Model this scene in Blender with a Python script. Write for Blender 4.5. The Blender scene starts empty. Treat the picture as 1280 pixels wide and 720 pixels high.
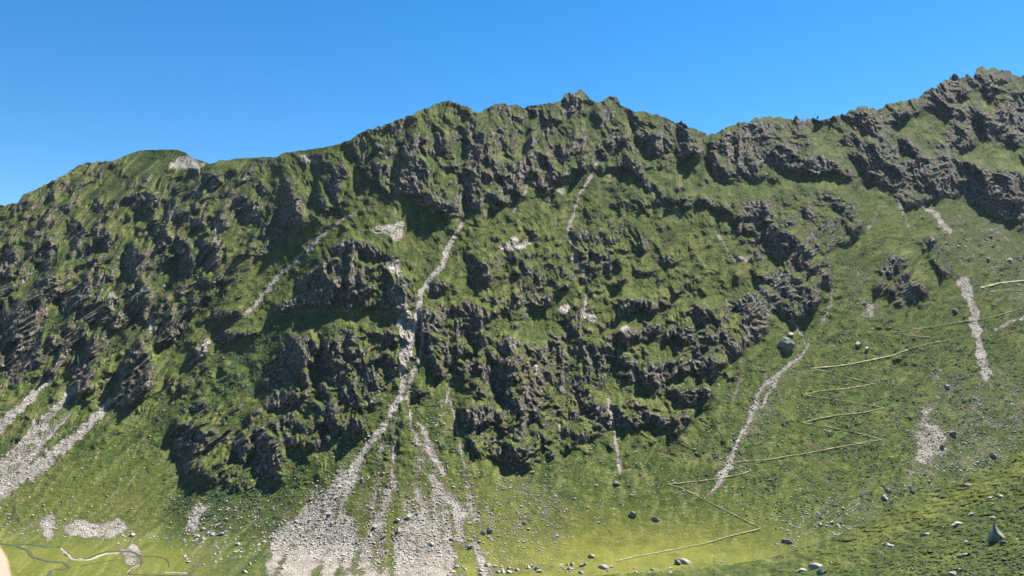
import bpy, bmesh, math, random
import numpy as np
from mathutils import Vector, Matrix, Euler
rnd = random.Random(7)
C = bpy.context.scene.collection
sc = bpy.context.scene
R_ = math.radians

# ------------------------------------------------------------------ camera
F = 914.0                       # focal length in photo pixels (1280 wide)
PITCH = R_(4.0)
CH = 230.0                      # the camera stands 230 m above the valley floor
cd = bpy.data.cameras.new('camera'); cam = bpy.data.objects.new('camera', cd); C.objects.link(cam)
cam.location = (0, 0, CH); cam.rotation_euler = (R_(90) + PITCH, 0, 0)
cd.sensor_width = 36.0; cd.lens = 36.0 * F / 1280.0
cd.clip_start = 0.01; cd.clip_end = 30000
cd.dof.use_dof = True; cd.dof.focus_distance = 1200.0; cd.dof.aperture_fstop = 75.0
sc.camera = cam

# ------------------------------------------------------------------ light
SUN_AZ = 42.0                   # degrees beyond the camera's right hand
SUN_EL = 55.0
w = bpy.data.worlds.new('World'); sc.world = w; w.use_nodes = True
nt = w.node_tree
bg = nt.nodes['Background']
sky = nt.nodes.new('ShaderNodeTexSky'); sky.sky_type = 'NISHITA'; sky.sun_disc = False
sky.sun_elevation = R_(SUN_EL); sky.sun_rotation = R_(90 - SUN_AZ)
sky.altitude = 1800; sky.air_density = 1.15; sky.dust_density = 0.1; sky.ozone_density = 4.0
hs = nt.nodes.new('ShaderNodeHueSaturation'); hs.inputs['Saturation'].default_value = 1.34; hs.inputs['Hue'].default_value = 0.497; nt.links.new(sky.outputs[0], hs.inputs['Color']); nt.links.new(hs.outputs[0], bg.inputs[0])
bg.inputs[1].default_value = 0.052
sl = bpy.data.lights.new('sun', 'SUN'); sun = bpy.data.objects.new('sun', sl); C.objects.link(sun)
sl.energy = 5.0; sl.angle = R_(0.5); sl.color = (1.0, 0.955, 0.88)
sd = Vector((math.cos(R_(SUN_EL)) * math.cos(R_(SUN_AZ)), math.cos(R_(SUN_EL)) * math.sin(R_(SUN_AZ)), math.sin(R_(SUN_EL))))
sun.rotation_euler = (-sd).to_track_quat('-Z', 'Y').to_euler()
sc.view_settings.view_transform = 'Standard'; sc.view_settings.look = 'None'
sc.view_settings.exposure = 1.75; sc.view_settings.gamma = 1.0
sc.cycles.pixel_filter_width = 0.9

# ------------------------------------------------------------------ noise
_rs = np.random.RandomState(11)
_perm = _rs.permutation(4096).astype(np.int64)
_ang = _rs.rand(4096) * 2 * np.pi
_gx = np.cos(_ang).astype(np.float32); _gy = np.sin(_ang).astype(np.float32)
def perlin(x, y, seed=0):
    xi = np.floor(x).astype(np.int64); yi = np.floor(y).astype(np.int64)
    xf = (x - xi).astype(np.float32); yf = (y - yi).astype(np.float32)
    u = xf*xf*xf*(xf*(xf*6-15)+10); v = yf*yf*yf*(yf*(yf*6-15)+10)
    def g(a, b, dx, dy):
        h = _perm[(_perm[(a + seed*131) & 4095] + b) & 4095]
        return _gx[h]*dx + _gy[h]*dy
    n00 = g(xi, yi, xf, yf); n10 = g(xi+1, yi, xf-1, yf)
    n01 = g(xi, yi+1, xf, yf-1); n11 = g(xi+1, yi+1, xf-1, yf-1)
    a = n00 + u*(n10-n00); b = n01 + u*(n11-n01)
    return (a + v*(b-a)) * 1.5
def fbm(x, y, oct=4, seed=0, gain=0.5):
    s = 0; a = 1.0
    for i in range(oct):
        s = s + a*perlin(x*2**i + 17.3*i, y*2**i - 9.1*i, seed+i); a *= gain
    return s
def sstep(a, b, x):
    t = np.clip((x-a)/(b-a), 0, 1); return t*t*(3-2*t)

# ------------------------------------------------------------------ survey of the mountain
# a survey grid: bearing (gx) and height angle (gy) in steps of 1/914 rad seen from the viewpoint
X0, X1, Y0, Y1 = -160, 1440, 70, 762
gx, gy = np.meshgrid(np.arange(X0, X1+1, dtype=np.float32), np.arange(Y0, Y1+1, dtype=np.float32))
H, W = gx.shape
wx = 3.2*fbm(gx/16, gy/16, 3, 1) + 5*perlin(gx/50, gy/50, 5)
wy = 3.2*fbm(gx/16, gy/16, 3, 2) + 5*perlin(gx/50, gy/50, 6)

jit = fbm(gx/9, gy/12, 3, 7)
def blur(a, s):
    if s <= 0: return a
    r = int(s*3)+1; k = np.exp(-0.5*(np.arange(-r, r+1)/s)**2); k = (k/k.sum()).astype(np.float32)
    p = np.pad(a, ((r, r), (0, 0)), mode='edge'); o = np.zeros_like(a)
    for i in range(2*r+1): o += k[i]*p[i:i+a.shape[0]]
    p = np.pad(o, ((0, 0), (r, r)), mode='edge'); o2 = np.zeros_like(a)
    for i in range(2*r+1): o2 += k[i]*p[:, i:i+a.shape[1]]
    return o2
def poly(mask, pts, val=1.0, warp=1.0):
    xs = [p[0] for p in pts]; ys = [p[1] for p in pts]; m = 14
    x0 = max(int(min(xs))-m-X0, 0); x1 = min(int(max(xs))+m-X0, W); y0 = max(int(min(ys))-m-Y0, 0); y1 = min(int(max(ys))+m-Y0, H)
    if x1 <= x0 or y1 <= y0: return
    sx = gx[y0:y1, x0:x1]+warp*wx[y0:y1, x0:x1]; sy = gy[y0:y1, x0:x1]+warp*wy[y0:y1, x0:x1]
    ins = np.zeros(sx.shape, bool); n = len(pts)
    for i in range(n):
        ax, ay = pts[i]; bx, by = pts[(i+1) % n]
        if ay == by: continue
        c = ((ay > sy) != (by > sy)) & (sx < (bx-ax)*(sy-ay)/(by-ay)+ax)
        ins ^= c
    sub = mask[y0:y1, x0:x1]; sub[ins] = np.maximum(sub[ins], val)
def line(mask, pts, w0, w1=None, val=1.0, warp=0.35, soft=1.2):
    if w1 is None: w1 = w0
    n = len(pts)-1
    for i in range(n):
        ax, ay = pts[i]; bx, by = pts[i+1]; m = int(max(w0, w1)+8)
        x0 = max(int(min(ax, bx))-m-X0, 0); x1 = min(int(max(ax, bx))+m-X0, W); y0 = max(int(min(ay, by))-m-Y0, 0); y1 = min(int(max(ay, by))+m-Y0, H)
        if x1 <= x0 or y1 <= y0: continue
        sx = gx[y0:y1, x0:x1]+warp*wx[y0:y1, x0:x1]; sy = gy[y0:y1, x0:x1]+warp*wy[y0:y1, x0:x1]
        dx, dy = bx-ax, by-ay; L = dx*dx+dy*dy+1e-6
        t = np.clip(((sx-ax)*dx+(sy-ay)*dy)/L, 0, 1)
        d = np.hypot(sx-ax-t*dx, sy-ay-t*dy); ww = (w0+(w1-w0)*(i+t)/n)/2*np.clip(1+.9*jit[y0:y1, x0:x1], .15, 2.2)
        v = val*np.clip((ww+soft-d)/soft, 0, 1)*np.clip(ww/0.6, 0.25, 1)
        sub = mask[y0:y1, x0:x1]; np.maximum(sub, v, out=sub)

SKY = [(-170,300),(-60,276),(0,257),(22,254),(30,243),(45,236),(60,229),(75,222),(85,216),(95,208),(108,203),(122,202),(142,201),(160,193),(175,188),(200,187),(222,187),(232,191),(240,197),(252,201),(262,205),(275,201),(300,198),(318,197),(345,196),(360,190),(380,188),(405,184),(420,181),(440,174),(455,163),(475,158),(490,153),(505,147),(520,140),(535,135),(545,129),(562,126),(575,130),(590,137),(602,141),(610,135),(620,129),(635,130),(655,134),(670,131),(690,129),(703,125),(706,118),(715,116),(724,113),(732,116),(738,124),(745,128),(752,127),(757,123),(763,120),(770,121),(776,130),(785,137),(800,139),(820,143),(830,147),(845,153),(852,152),(862,159),(875,164),(885,168),(893,167),(905,161),(915,156),(930,153),(945,148),(960,146),(975,147),(990,149),(1000,148.5),(1030,149),(1050,144),(1065,138),(1083,132),(1095,139),(1103,135),(1112,127),(1120,129),(1135,125),(1150,121),(1158,112),(1170,108),(1180,102),(1186,95),(1192,92),(1200,97),(1206,99),(1208,93),(1215,94),(1222,86),(1228,83),(1234,87),(1240,84),(1250,88),(1263,89),(1270,95),(1280,94),(1330,86),(1440,104)]
skx = np.array([p[0] for p in SKY], float); sky_y = np.array([p[1] for p in SKY], float)

# --- steep dark faces (each polygon one rock face)
CL = [
 [(114,258),(120,252),(128,255),(126,265),(118,268)],[(195,297),(203,288),(210,282),(213,298)],[(256,262),(258,285),(238,284),(243,272)],
 [(271,270),(285,268),(284,287),(273,287)],[(257,215),(270,213),(280,228),(262,235)],[(118,285),(132,280),(140,300),(128,312),(120,300)],
 [(222,295),(240,300),(240,340),(225,340)],[(252,300),(275,298),(272,335),(255,335)],[(205,278),(222,250),(225,264),(212,282)],[(300,262),(310,250),(322,250),(320,277),(308,280)],
 [(8,482),(12,390),(32,367),(55,340),(75,347),(72,370),(60,382),(57,415),(45,455),(15,482)],
 [(55,470),(85,415),(105,395),(130,362),(135,380),(108,405),(108,425),(85,445),(65,470)],[(92,495),(100,460),(107,425),(120,415),(122,440),(120,460),(108,490)],
 [(140,512),(140,485),(160,445),(175,422),(190,445),(185,480),(165,507)],[(195,427),(207,402),(230,400),(225,420),(205,430)],[(262,402),(265,390),(300,385),(300,395),(275,405)],
 [(275,427),(280,417),(320,412),(320,418),(287,432)],[(75,365),(112,340),(115,370),(82,395)],[(130,412),(142,390),(152,395),(147,412)],[(237,515),(240,502),(260,500),(255,513)],
 [(40,330),(60,300),(75,305),(60,335)],[(0,330),(12,310),(20,320),(8,350)],[(85,300),(100,270),(108,285),(95,315)],[(150,330),(170,300),(180,330),(165,350)],[(160,380),(175,350),(190,370),(175,400)],[(0,400),(8,370),(14,400),(2,440)],
 [(219,545),(224,530),(250,535),(258,552),(242,572),(232,598),(225,578)],
 [(495,230),(500,225),(527,200),(535,207),(533,230),(527,250),(510,245),(495,240)],[(525,260),(532,242),(555,250),(555,262)],
 [(572,237),(577,220),(590,182),(597,165),(607,157),(602,200),(592,230),(585,240)],[(615,245),(630,217),(640,212),(640,237)],[(345,280),(357,255),(367,235),(380,260),(380,280)],
 [(320,235),(327,222),(335,240),(325,243)],[(360,222),(370,220),(370,235),(358,237)],[(415,250),(420,212),(427,195),(432,207),(425,240)],[(457,208),(475,198),(472,214)],[(500,185),(515,170),(520,185),(508,200)],[(540,180),(552,165),(556,185),(545,195)],
 [(415,312),(420,302),(440,295),(450,302),(470,307),(475,317),(445,315)],[(367,355),(370,345),(407,327),(412,330),(385,350)],
 [(342,387),(347,377),(385,362),(420,352),(445,345),(467,362),(445,372),(395,380),(350,390)],[(480,367),(495,345),(510,345),(500,380),(490,380)],
 [(335,473),(340,452),(357,430),(377,420),(395,430),(388,458),(360,468)],[(402,440),(425,434),(425,456),(410,460)],[(517,417),(527,390),(537,385),(545,402),(532,425)],[(537,362),(540,352),(555,347),(560,360),(550,367)],
 [(570,380),(582,372),(615,395),(597,415),(590,427),(577,400)],[(587,352),(592,330),(612,325),(610,352)],[(470,415),(492,410),(490,430),(480,430)],[(622,435),(640,422),(645,440),(628,446)],
 [(406,535),(406,510),(412,490),(417,515),(422,535)],[(327,507),(347,485),(372,482),(370,505),(335,512)],[(352,557),(357,540),(367,540),(367,557)],[(427,547),(432,530),(457,520),(455,532)],[(447,482),(452,470),(465,465),(462,485)],
 [(320,590),(318,535),(335,540),(352,570),(350,600)],[(290,560),(300,535),(312,550),(305,580)],[(510,500),(517,485),(525,490),(520,502)],[(607,472),(620,447),(642,450),(642,512),(630,492),(615,480)],
 [(575,522),(577,512),(610,505),(635,520),(595,540)],[(607,560),(640,555),(660,562),(660,584),(620,575)],
 [(705,140),(706,122),(722,115),(732,125),(722,137),(712,142)],[(702,200),(705,187),(717,172),(732,177),(725,192)],[(675,162),(687,142),(700,145),(690,167)],[(665,240),(672,220),(690,205),(705,215),(685,230),(660,240)],
 [(640,240),(640,205),(655,200),(655,182),(665,165),(670,175),(662,200),(652,240)],[(742,190),(750,172),(756,188)],[(757,177),(762,165),(780,162),(782,175),(770,182)],[(772,202),(780,190),(800,205),(805,220),(820,230),(812,237),(795,217)],
 [(802,172),(807,160),(832,167),(837,187),(825,192),(815,182)],[(845,182),(855,170),(872,187),(872,195),(852,195)],[(845,160),(852,150),(865,163),(855,170)],[(890,215),(885,195),(892,185),(905,207),(910,217)],
 [(900,182),(912,165),(960,147),(962,192),(935,222),(920,212),(905,195)],[(840,248),(852,242),(868,248),(858,253)],[(875,247),(902,255),(910,265),(892,264)],[(910,275),(940,250),(962,245),(960,274)],
 [(655,290),(662,283),(670,290),(665,300)],[(822,325),(825,317),(840,315),(840,325),(830,330)],[(762,352),(775,340),(782,342),(772,357)],[(802,342),(812,335),(823,338),(815,343)],[(782,338),(800,336),(798,342)],[(665,372),(670,367),(690,370),(685,380),(672,382)],[(690,358),(715,355),(712,362),(695,367)],
 [(775,372),(800,375),(820,380),(815,388),(790,382)],[(802,415),(805,405),(822,405),(822,417)],[(830,420),(840,408),(865,403),(865,420),(850,430),(837,427)],[(865,397),(870,380),(892,380),(890,395),(877,405)],
 [(925,417),(922,375),(937,367),(960,370),(962,410),(937,417)],[(890,410),(902,405),(905,422),(925,430),(917,442),(902,432)],[(862,452),(870,442),(882,442),(877,465),(865,460)],[(755,420),(760,412),(800,410),(800,420),(780,431)],
 [(710,417),(717,410),(727,412),(724,418)],[(767,457),(770,445),(795,443),(793,456),(787,462)],[(945,300),(950,285),(970,280),(975,300),(955,303)],[(698,425),(704,430),(714,458),(708,470),(700,445)],[(940,345),(955,337),(970,345),(965,357)],
 [(628,490),(650,495),(652,517),(628,518)],[(652,497),(652,477),(677,470),(677,492),(662,507)],[(712,472),(722,470),(725,487),(740,490),(732,507),(722,502)],[(732,520),(737,505),(760,505),(760,522),(750,527)],[(764,507),(782,520),(787,530),(772,532)],
 [(815,475),(817,457),(855,447),(855,455),(837,477),(822,480)],[(832,485),(852,480),(882,482),(880,492),(860,502),(840,497)],[(790,508),(792,497),(802,500),(800,510)],[(808,512),(840,530),(835,536),(800,522)],[(640,580),(642,560),(662,555),(662,578)],[(680,572),(690,560),(692,575)],[(706,540),(712,527),(726,545)],[(660,440),(684,430),(682,442)],
 [(965,205),(970,180),(985,180),(997,192),(985,205),(975,212)],[(997,212),(1000,200),(1025,195),(1042,200),(1045,215)],[(1060,147),(1077,135),(1097,140),(1100,155),(1077,167),(1065,157)],[(1072,170),(1092,180),(1100,205),(1090,220),(1070,185)],
 [(1102,190),(1120,180),(1125,197),(1112,202)],[(1122,167),(1145,170),(1150,192),(1132,195)],[(1085,200),(1122,210),(1132,205),(1155,192),(1180,220),(1185,240),(1175,247),(1150,232),(1127,254),(1120,240),(1100,227)],
 [(1182,102),(1190,92),(1207,107),(1205,120)],[(1210,95),(1230,85),(1247,95),(1245,112),(1222,110)],[(1192,130),(1217,125),(1242,150),(1242,167),(1215,162),(1190,147)],[(1247,130),(1280,117),(1340,115),(1330,178),(1255,175),(1242,162)],
 [(1160,197),(1175,187),(1210,205),(1230,210),(1267,215),(1320,220),(1320,285),(1280,275),(1240,265),(1200,237),(1180,225)],[(1177,165),(1197,155),(1220,180),(1210,190),(1180,180)],[(1150,118),(1172,110),(1190,122),(1170,130)],[(1110,150),(1118,135),(1135,135),(1128,155)],
 [(958,347),(972,330),(992,340),(1012,365),(1015,385),(997,387)],[(960,297),(980,292),(997,297),(1012,315),(1010,340),(995,332),(980,320),(960,312)],[(1000,257),(1012,252),(1015,272),(1002,272)],[(1030,247),(1050,245),(1055,262),(1040,260)],[(1055,285),(1077,280),(1072,298)],
 [(975,285),(992,268),(990,285)],[(1020,335),(1035,340),(1035,360),(1022,352)],[(945,357),(975,370),(997,395),(990,400),(945,380)],[(1097,345),(1100,332),(1115,317),(1127,327),(1117,340),(1102,347)],[(1127,362),(1135,353),(1155,347),(1157,370),(1132,368)],
 [(1152,300),(1155,292),(1165,292),(1165,302)],[(1170,332),(1180,335),(1186,343),(1176,342)],[(1093,352),(1098,345),(1100,362),(1093,365)],
]
# --- rough rocky ground
RK = [
 ([(415,188),(455,165),(545,128),(600,140),(720,113),(770,120),(870,163),(890,170),(880,200),(840,203),(810,217),(775,208),(740,212),(700,228),(660,246),(600,262),(555,268),(520,260),(495,243),(470,232),(440,215)],.62),
 ([(-170,290),(0,256),(60,230),(140,202),(175,215),(215,196),(260,207),(330,198),(420,185),(428,250),(390,285),(340,310),(300,350),(220,400),(195,480),(140,512),(100,492),(60,470),(10,485),(-170,560)],.6),
 ([(330,470),(345,430),(395,410),(480,400),(505,420),(500,465),(470,500),(457,540),(400,560),(350,560),(330,520)],.8),
 ([(222,530),(260,508),(325,500),(350,560),(350,600),(300,612),(250,600),(225,592)],.72),
 ([(340,392),(360,350),(415,300),(470,300),(510,340),(522,380),(510,400),(470,385),(400,385)],.62),
 ([(515,425),(535,372),(570,375),(620,392),(600,450),(575,480),(540,470),(520,450)],.75),([(585,355),(592,325),(620,310),(720,315),(720,345),(680,385),(640,400),(600,380)],.5),
 ([(575,510),(600,455),(630,425),(660,430),(690,425),(712,400),(740,425),(800,402),(870,375),(940,360),(962,410),(920,445),(880,470),(890,500),(845,542),(790,530),(760,540),(720,560),(690,550),(664,588),(610,573),(578,540)],.68),
 ([(900,255),(960,240),(1000,230),(1050,235),(1080,262),(1075,295),(1040,310),(1020,385),(990,400),(955,370),(938,340),(940,290)],.75),
 ([(888,170),(930,150),(1000,147),(1083,130),(1150,118),(1190,90),(1230,80),(1450,80),(1450,330),(1290,285),(1240,268),(1200,240),(1170,252),(1130,256),(1095,230),(1050,220),(990,215),(935,225),(905,215)],.85),
 ([(1090,350),(1098,320),(1115,305),(1140,335),(1165,365),(1150,380),(1110,370)],.7),([(1148,300),(1155,285),(1175,300),(1200,345),(1185,350),(1160,325)],.55),
 ([(480,365),(500,340),(515,370),(522,400),(510,462),(496,462),(470,420)],.7),([(700,340),(720,280),(760,275),(815,290),(810,310),(770,330),(740,345)],.5),([(760,375),(790,362),(825,372),(850,350),(862,357),(830,385),(790,390)],.6),([(690,390),(730,378),(755,395),(745,415),(705,415)],.6),
 ([(680,240),(700,232),(712,250),(700,262),(682,255)],.6),([(750,225),(800,222),(850,250),(900,245),(890,262),(830,262),(770,255)],.35),([(1230,170),(1262,165),(1290,180),(1260,200)],.5),
 ([(235,460),(245,430),(265,425),(262,455),(245,470)],.8),([(205,480),(235,465),(245,475),(215,492)],.7),
]
# --- meadow strips free of rock between the ribs
GR = [
 [(-20,520),(30,440),(62,390),(100,350),(112,345),(80,400),(60,440),(10,500)],[(10,500),(60,472),(100,400),(155,330),(168,330),(120,400),(90,470),(40,520)],[(110,500),(125,455),(150,420),(152,450),(135,500),(120,515)],
 [(145,340),(155,280),(175,255),(190,250),(180,300),(165,340)],[(95,240),(150,205),(225,190),(225,200),(170,225),(110,265)],[(300,395),(330,360),(390,300),(430,262),(440,275),(400,310),(350,365),(310,402)],[(190,440),(240,405),(330,340),(350,345),(290,380),(240,430),(205,470)],
 [(428,200),(440,185),(450,215),(440,270),(432,265)],[(560,270),(572,245),(585,258),(590,300),(560,320)],[(470,245),(500,248),(540,270),(555,300),(540,340),(515,330),(500,290),(465,275)],
 [(718,140),(745,150),(752,200),(738,225),(732,170)],[(662,255),(700,228),(738,215),(720,270),(670,290),(600,300),(620,270)],[(1117,145),(1180,135),(1188,150),(1170,170),(1145,180),(1120,165)],[(1190,117),(1212,120),(1208,132),(1195,128)],[(1225,108),(1245,120),(1245,140),(1230,130)],
 [(1225,175),(1275,182),(1290,210),(1265,215),(1225,205),(1185,192)],[(1000,158),(1035,152),(1055,175),(1050,200),(1030,192),(1015,170)],[(440,395),(480,380),(500,395),(495,408),(440,412)],[(820,390),(860,362),(940,352),(925,370),(880,378)],[(820,430),(848,425),(850,445),(830,455)],[(835,480),(860,455),(885,475)],[(740,490),(770,475),(820,485),(830,510),(790,498),(765,505)],
 [(960,330),(950,315),(975,325),(1008,362),(1000,362),(972,335)],
]
PALEROCK = [[(458,287),(475,278),(505,275),(504,300),(490,302),(480,292)],[(478,330),(500,322),(506,345),(490,345)],[(497,372),(506,365),(520,400),(510,462),(500,460),(495,420)],[(617,312),(640,295),(660,300),(665,307),(645,313)],
 [(920,320),(940,318),(942,328),(930,333)],[(724,395),(728,383),(736,390),(752,398),(746,408),(730,403)],[(692,385),(710,378),(712,388),(700,393)],[(240,440),(255,427),(267,428),(260,445),(245,460)],[(138,365),(145,358),(150,375),(143,388)],[(156,395),(162,388),(162,405),(157,408)],[(180,402),(190,390),(195,410),(187,418)],
 [(222,194),(235,191),(260,207),(240,212),(222,210),(205,212)],[(365,192),(385,190),(402,205),(395,210),(380,200)],[(0,357),(12,352),(20,370),(8,375)],[(643,310),(660,295),(668,305)],[(775,405),(790,412),(788,420),(775,417)],[(663,455),(672,452),(678,468),(668,470)],[(638,430),(655,428),(652,438),(640,438)],[(690,235),(706,232),(705,242),(695,240)],[(262,302),(268,262),(275,270),(270,305)],
 [(712,318),(722,300),(725,320),(722,330)],[(500,420),(510,418),(508,460),(500,455)]]
PATCH = [[(83,662),(90,655),(120,650),(128,642),(138,646),(150,647),(162,655),(158,665),(140,672),(100,676),(85,670)],[(50,667),(55,650),(72,634),(76,640),(66,655),(60,668)],[(225,665),(232,648),(250,630),(265,624),(262,636),(250,652),(240,668)],
 [(330,700),(345,678),(362,655),(385,625),(405,608),(412,615),(400,640),(430,632),(440,652),(452,655),(470,665),(476,690),(470,740),(320,740)],
 [(488,740),(495,700),(493,680),(505,660),(512,640),(518,612),(520,598),(528,612),(530,630),(540,640),(545,668),(560,682),(580,705),(565,712),(556,740)],[(470,740),(474,672),(485,672),(480,740)],
 [(1160,462),(1178,458),(1172,475),(1160,482)],[(1127,500),(1147,476),(1140,498)],[(1165,507),(1172,520),(1185,540),(1180,555),(1160,565),(1140,582),(1126,572),(1145,550),(1150,530)],
 [(898,590),(912,577),(918,583),(905,602),(896,606)],[(148,690),(165,689),(178,696),(176,706),(165,710),(153,704)],[(1073,388),(1085,385),(1098,392),(1090,400),(1078,398)],[(1069,425),(1080,423),(1080,432),(1070,432)],[(1065,350),(1075,335),(1080,345)]]
SPARSE = [[(225,690),(245,640),(330,610),(365,625),(330,700),(310,740),(210,740)],[(320,700),(400,600),(450,570),(470,590),(440,640),(490,660),(490,740),(310,740)],[(520,640),(505,600),(530,540),(560,580),(600,650),(620,680),(600,740),(540,740)],
 [(590,700),(640,700),(760,712),(900,700),(900,730),(590,730)],[(960,690),(980,650),(1050,620),(1120,620),(1100,650),(1030,675)],[(0,640),(60,650),(170,660),(230,680),(200,690),(0,675)],[(880,600),(920,540),(960,480),(1000,440),(1010,450),(960,540),(930,600)],[(640,580),(690,600),(720,640),(700,690),(620,700),(580,650)],
 [(1150,260),(1230,250),(1320,300),(1320,400),(1240,380),(1190,330)],[(1060,330),(1080,320),(1100,390),(1080,410),(1060,390)],[(1160,480),(1280,440),(1280,600),(1180,610),(1120,620)]]
SCL = [ # scree chutes and gullies: points, width at top, width at bottom, strength
 ([(577,278),(567,300),(552,330),(537,350),(527,365),(525,382),(518,402),(512,420),(506,445),(503,480),(498,500),(488,522),(472,542),(455,563)],4.5,8,1),([(455,563),(440,582),(425,602),(412,618),(395,640),(370,665)],7,9,.8),
 ([(527,385),(526,425),(522,450),(513,475),(508,500)],3,3,.8),([(496,520),(494,550),(491,575),(492,612)],2,4,.7),([(510,505),(515,535),(525,560)],1.5,4,.7),([(523,530),(535,548),(543,570),(552,592)],4,6,.85),([(540,595),(552,615),(568,632),(582,645)],5,6,.8),
 ([(570,470),(560,490),(556,515),(545,532)],3,1.5,.8),([(563,500),(570,530),(575,555),(580,582)],3,1.5,.65),([(552,500),(548,530),(552,560)],2,1.5,.5),
 ([(447,262),(420,280),(400,298),(385,312),(365,330),(350,345),(325,372),(308,390)],2.5,6,.85),([(308,390),(280,415),(255,440),(225,465)],4,2,.5),
 ([(762,500),(763,527),(768,543),(771,570),(774,590)],4,3,.9),([(750,200),(745,207),(732,230),(722,247),(717,272),(711,292),(719,315),(730,345)],3,3.5,.75),([(790,208),(812,236),(830,258)],2,2,.7),([(898,295),(910,315),(922,330)],3,2,.7),([(575,245),(574,262),(580,280)],3,3,.6),([(665,220),(655,245),(640,265)],3,3,.6),
 ([(1012,428),(1000,445),(970,470),(955,482),(945,500),(935,527),(920,552),(915,575),(903,600),(880,622)],4,3,.7),([(975,470),(958,495),(948,510)],2,2,.6),([(988,402),(1005,420),(1008,432)],4,3,.7),([(927,452),(925,470),(917,500)],4,4,.5),([(963,445),(958,475)],3,2,.4),
 ([(64,474),(40,495),(15,520),(-40,570)],5,15,.95),([(92,485),(70,508),(45,535),(20,565),(-40,630)],6,26,.8),([(110,478),(90,510),(60,540),(30,572),(-20,620)],2,12,.6),([(84,520),(50,560),(20,592),(-20,625)],3,10,.9),([(139,503),(122,520),(100,542),(75,562),(50,582),(20,605),(-30,640)],9,19,1),
 ([(1204,350),(1210,375),(1218,405),(1224,440),(1233,468)],12,11,.95),([(1146,254),(1168,270),(1187,288)],4,4,.85),([(1122,250),(1130,270),(1136,288)],2.5,2,.6),([(1100,258),(1090,280),(1085,290)],4,3,.5),([(1040,362),(1036,385),(1030,402)],4,4,.55),
 ([(1245,412),(1262,402),(1285,395)],3,4,.7),([(735,368),(731,395)],2,3,.8),([(725,425),(733,440),(741,458)],2,3,.6),([(700,480),(712,500)],2,4,.6),([(665,430),(692,455),(700,480)],2,2,.4),([(740,205),(743,190),(752,160)],3,3,.5),
 ([(690,500),(696,520),(703,545)],2,3,.5),([(810,448),(870,540)],0.1,0.1,.1),([(600,300),(585,325),(577,340)],1.5,1.5,.5),([(38,302),(30,318)],3,3,.6),([(170,320),(160,345)],3,3,.5),([(1085,655),(1062,662),(1040,673)],3,4,.9)]
cliff = np.zeros((H, W), np.float32); rock = np.zeros((H, W), np.float32); grass = np.zeros((H, W), np.float32)
scree = np.zeros((H, W), np.float32); pale = np.zeros((H, W), np.float32); sparse = np.zeros((H, W), np.float32)
for p in CL: poly(cliff, p)
for p, v in RK: poly(rock, p, v, 1.6)
for p in GR: poly(grass, p, 1, 1.5)
for p in PALEROCK: poly(pale, p)  # white slabs and bare patches of paler rock
for p in PATCH: poly(scree, p, .62 if p[0][0] > 1000 else 1, 2.6 if p[0][0] > 1000 else 1.8)
for p in SPARSE: poly(sparse, p, 1, 2.5)
chute = np.zeros((H, W), np.float32)
GUL = [[(606,140),(597,190),(580,245),(578,277)],[(662,136),(652,200),(640,262)],[(738,130),(752,190),(735,225)],[(700,150),(690,200),(665,235)],[(432,180),(445,230),(460,262)],[(505,160),(492,205),(500,240)],[(780,145),(800,190),(838,215)],[(850,160),(842,200),(870,230)],[(893,168),(885,200),(905,232)],
 [(110,250),(70,310),(30,360),(-10,400)],[(165,255),(105,330),(60,395),(20,460)],[(235,212),(195,280),(150,345),(110,405),(72,470)],[(290,215),(250,290),(212,350),(165,420),(128,505)],[(345,205),(325,262),(290,330),(240,402),(190,475)],[(398,200),(388,250),(350,310),(310,360)],[(60,250),(25,300),(-20,345)],
 [(700,395),(715,450),(705,500)],[(630,330),(605,400),(565,470)],[(800,430),(760,470),(750,500)],[(860,360),(830,400),(800,450)],[(395,400),(400,450),(380,520)],[(300,440),(320,500),(280,560)],[(1120,140),(1140,170),(1165,190)],[(1208,98),(1215,130),(1222,180)],[(1045,150),(1060,190),(1085,235)],[(1095,140),(1112,170),(1150,200)]]
gully = np.zeros((H, W), np.float32)
for p in GUL: line(gully, p, 4, 8, 1, 1.2, 3)
grass = np.maximum(grass, gully*.8)
for p, a, b, v in SCL: line(chute, p, a*.8, b*.75, v, .6, 1.9)
_an = np.arctan2(gx-527, gy-400); _rd = np.hypot(gx-527, gy-400)
fan = fbm(_an*24+.03*wx, _rd/70, 3, 130)
fanm = (gx > 300)*(gx < 640)*(gy > 480)
scree = scree*(1-fanm*.8*sstep(.0, -.35, fan))
scree *= 1-.6*sstep(.0, .4, fbm(gx/6, gy/9, 2, 131))
scree = np.maximum(scree, chute*(1-.5*sstep(.15, .5, fbm(gx/9, gy/9, 2, 132))))
pale *= .45+.55*sstep(-.35, .1, fbm(gx/6, gy/6, 3, 133)); 
wedge = sstep(.50, .36, np.abs(_an+.13+.004*wx))*fanm*sstep(.015, .05, np.abs(_an+.145+.003*wx))
streak = sstep(-.02, .30, fbm(_an*30+.02*wx, _rd/90, 3, 134))*wedge
scree = np.maximum(scree, streak*sstep(120, 230, _rd)*.8)
scree = np.maximum(scree, .75*sstep(215, 290, _rd)*wedge*sstep(.30, .2, np.abs(_an+.13))*sstep(-.35, .05, fan))
sparse *= np.where(fanm, .35+1.1*sstep(-.2, .5, fan), 1.0)
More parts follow.
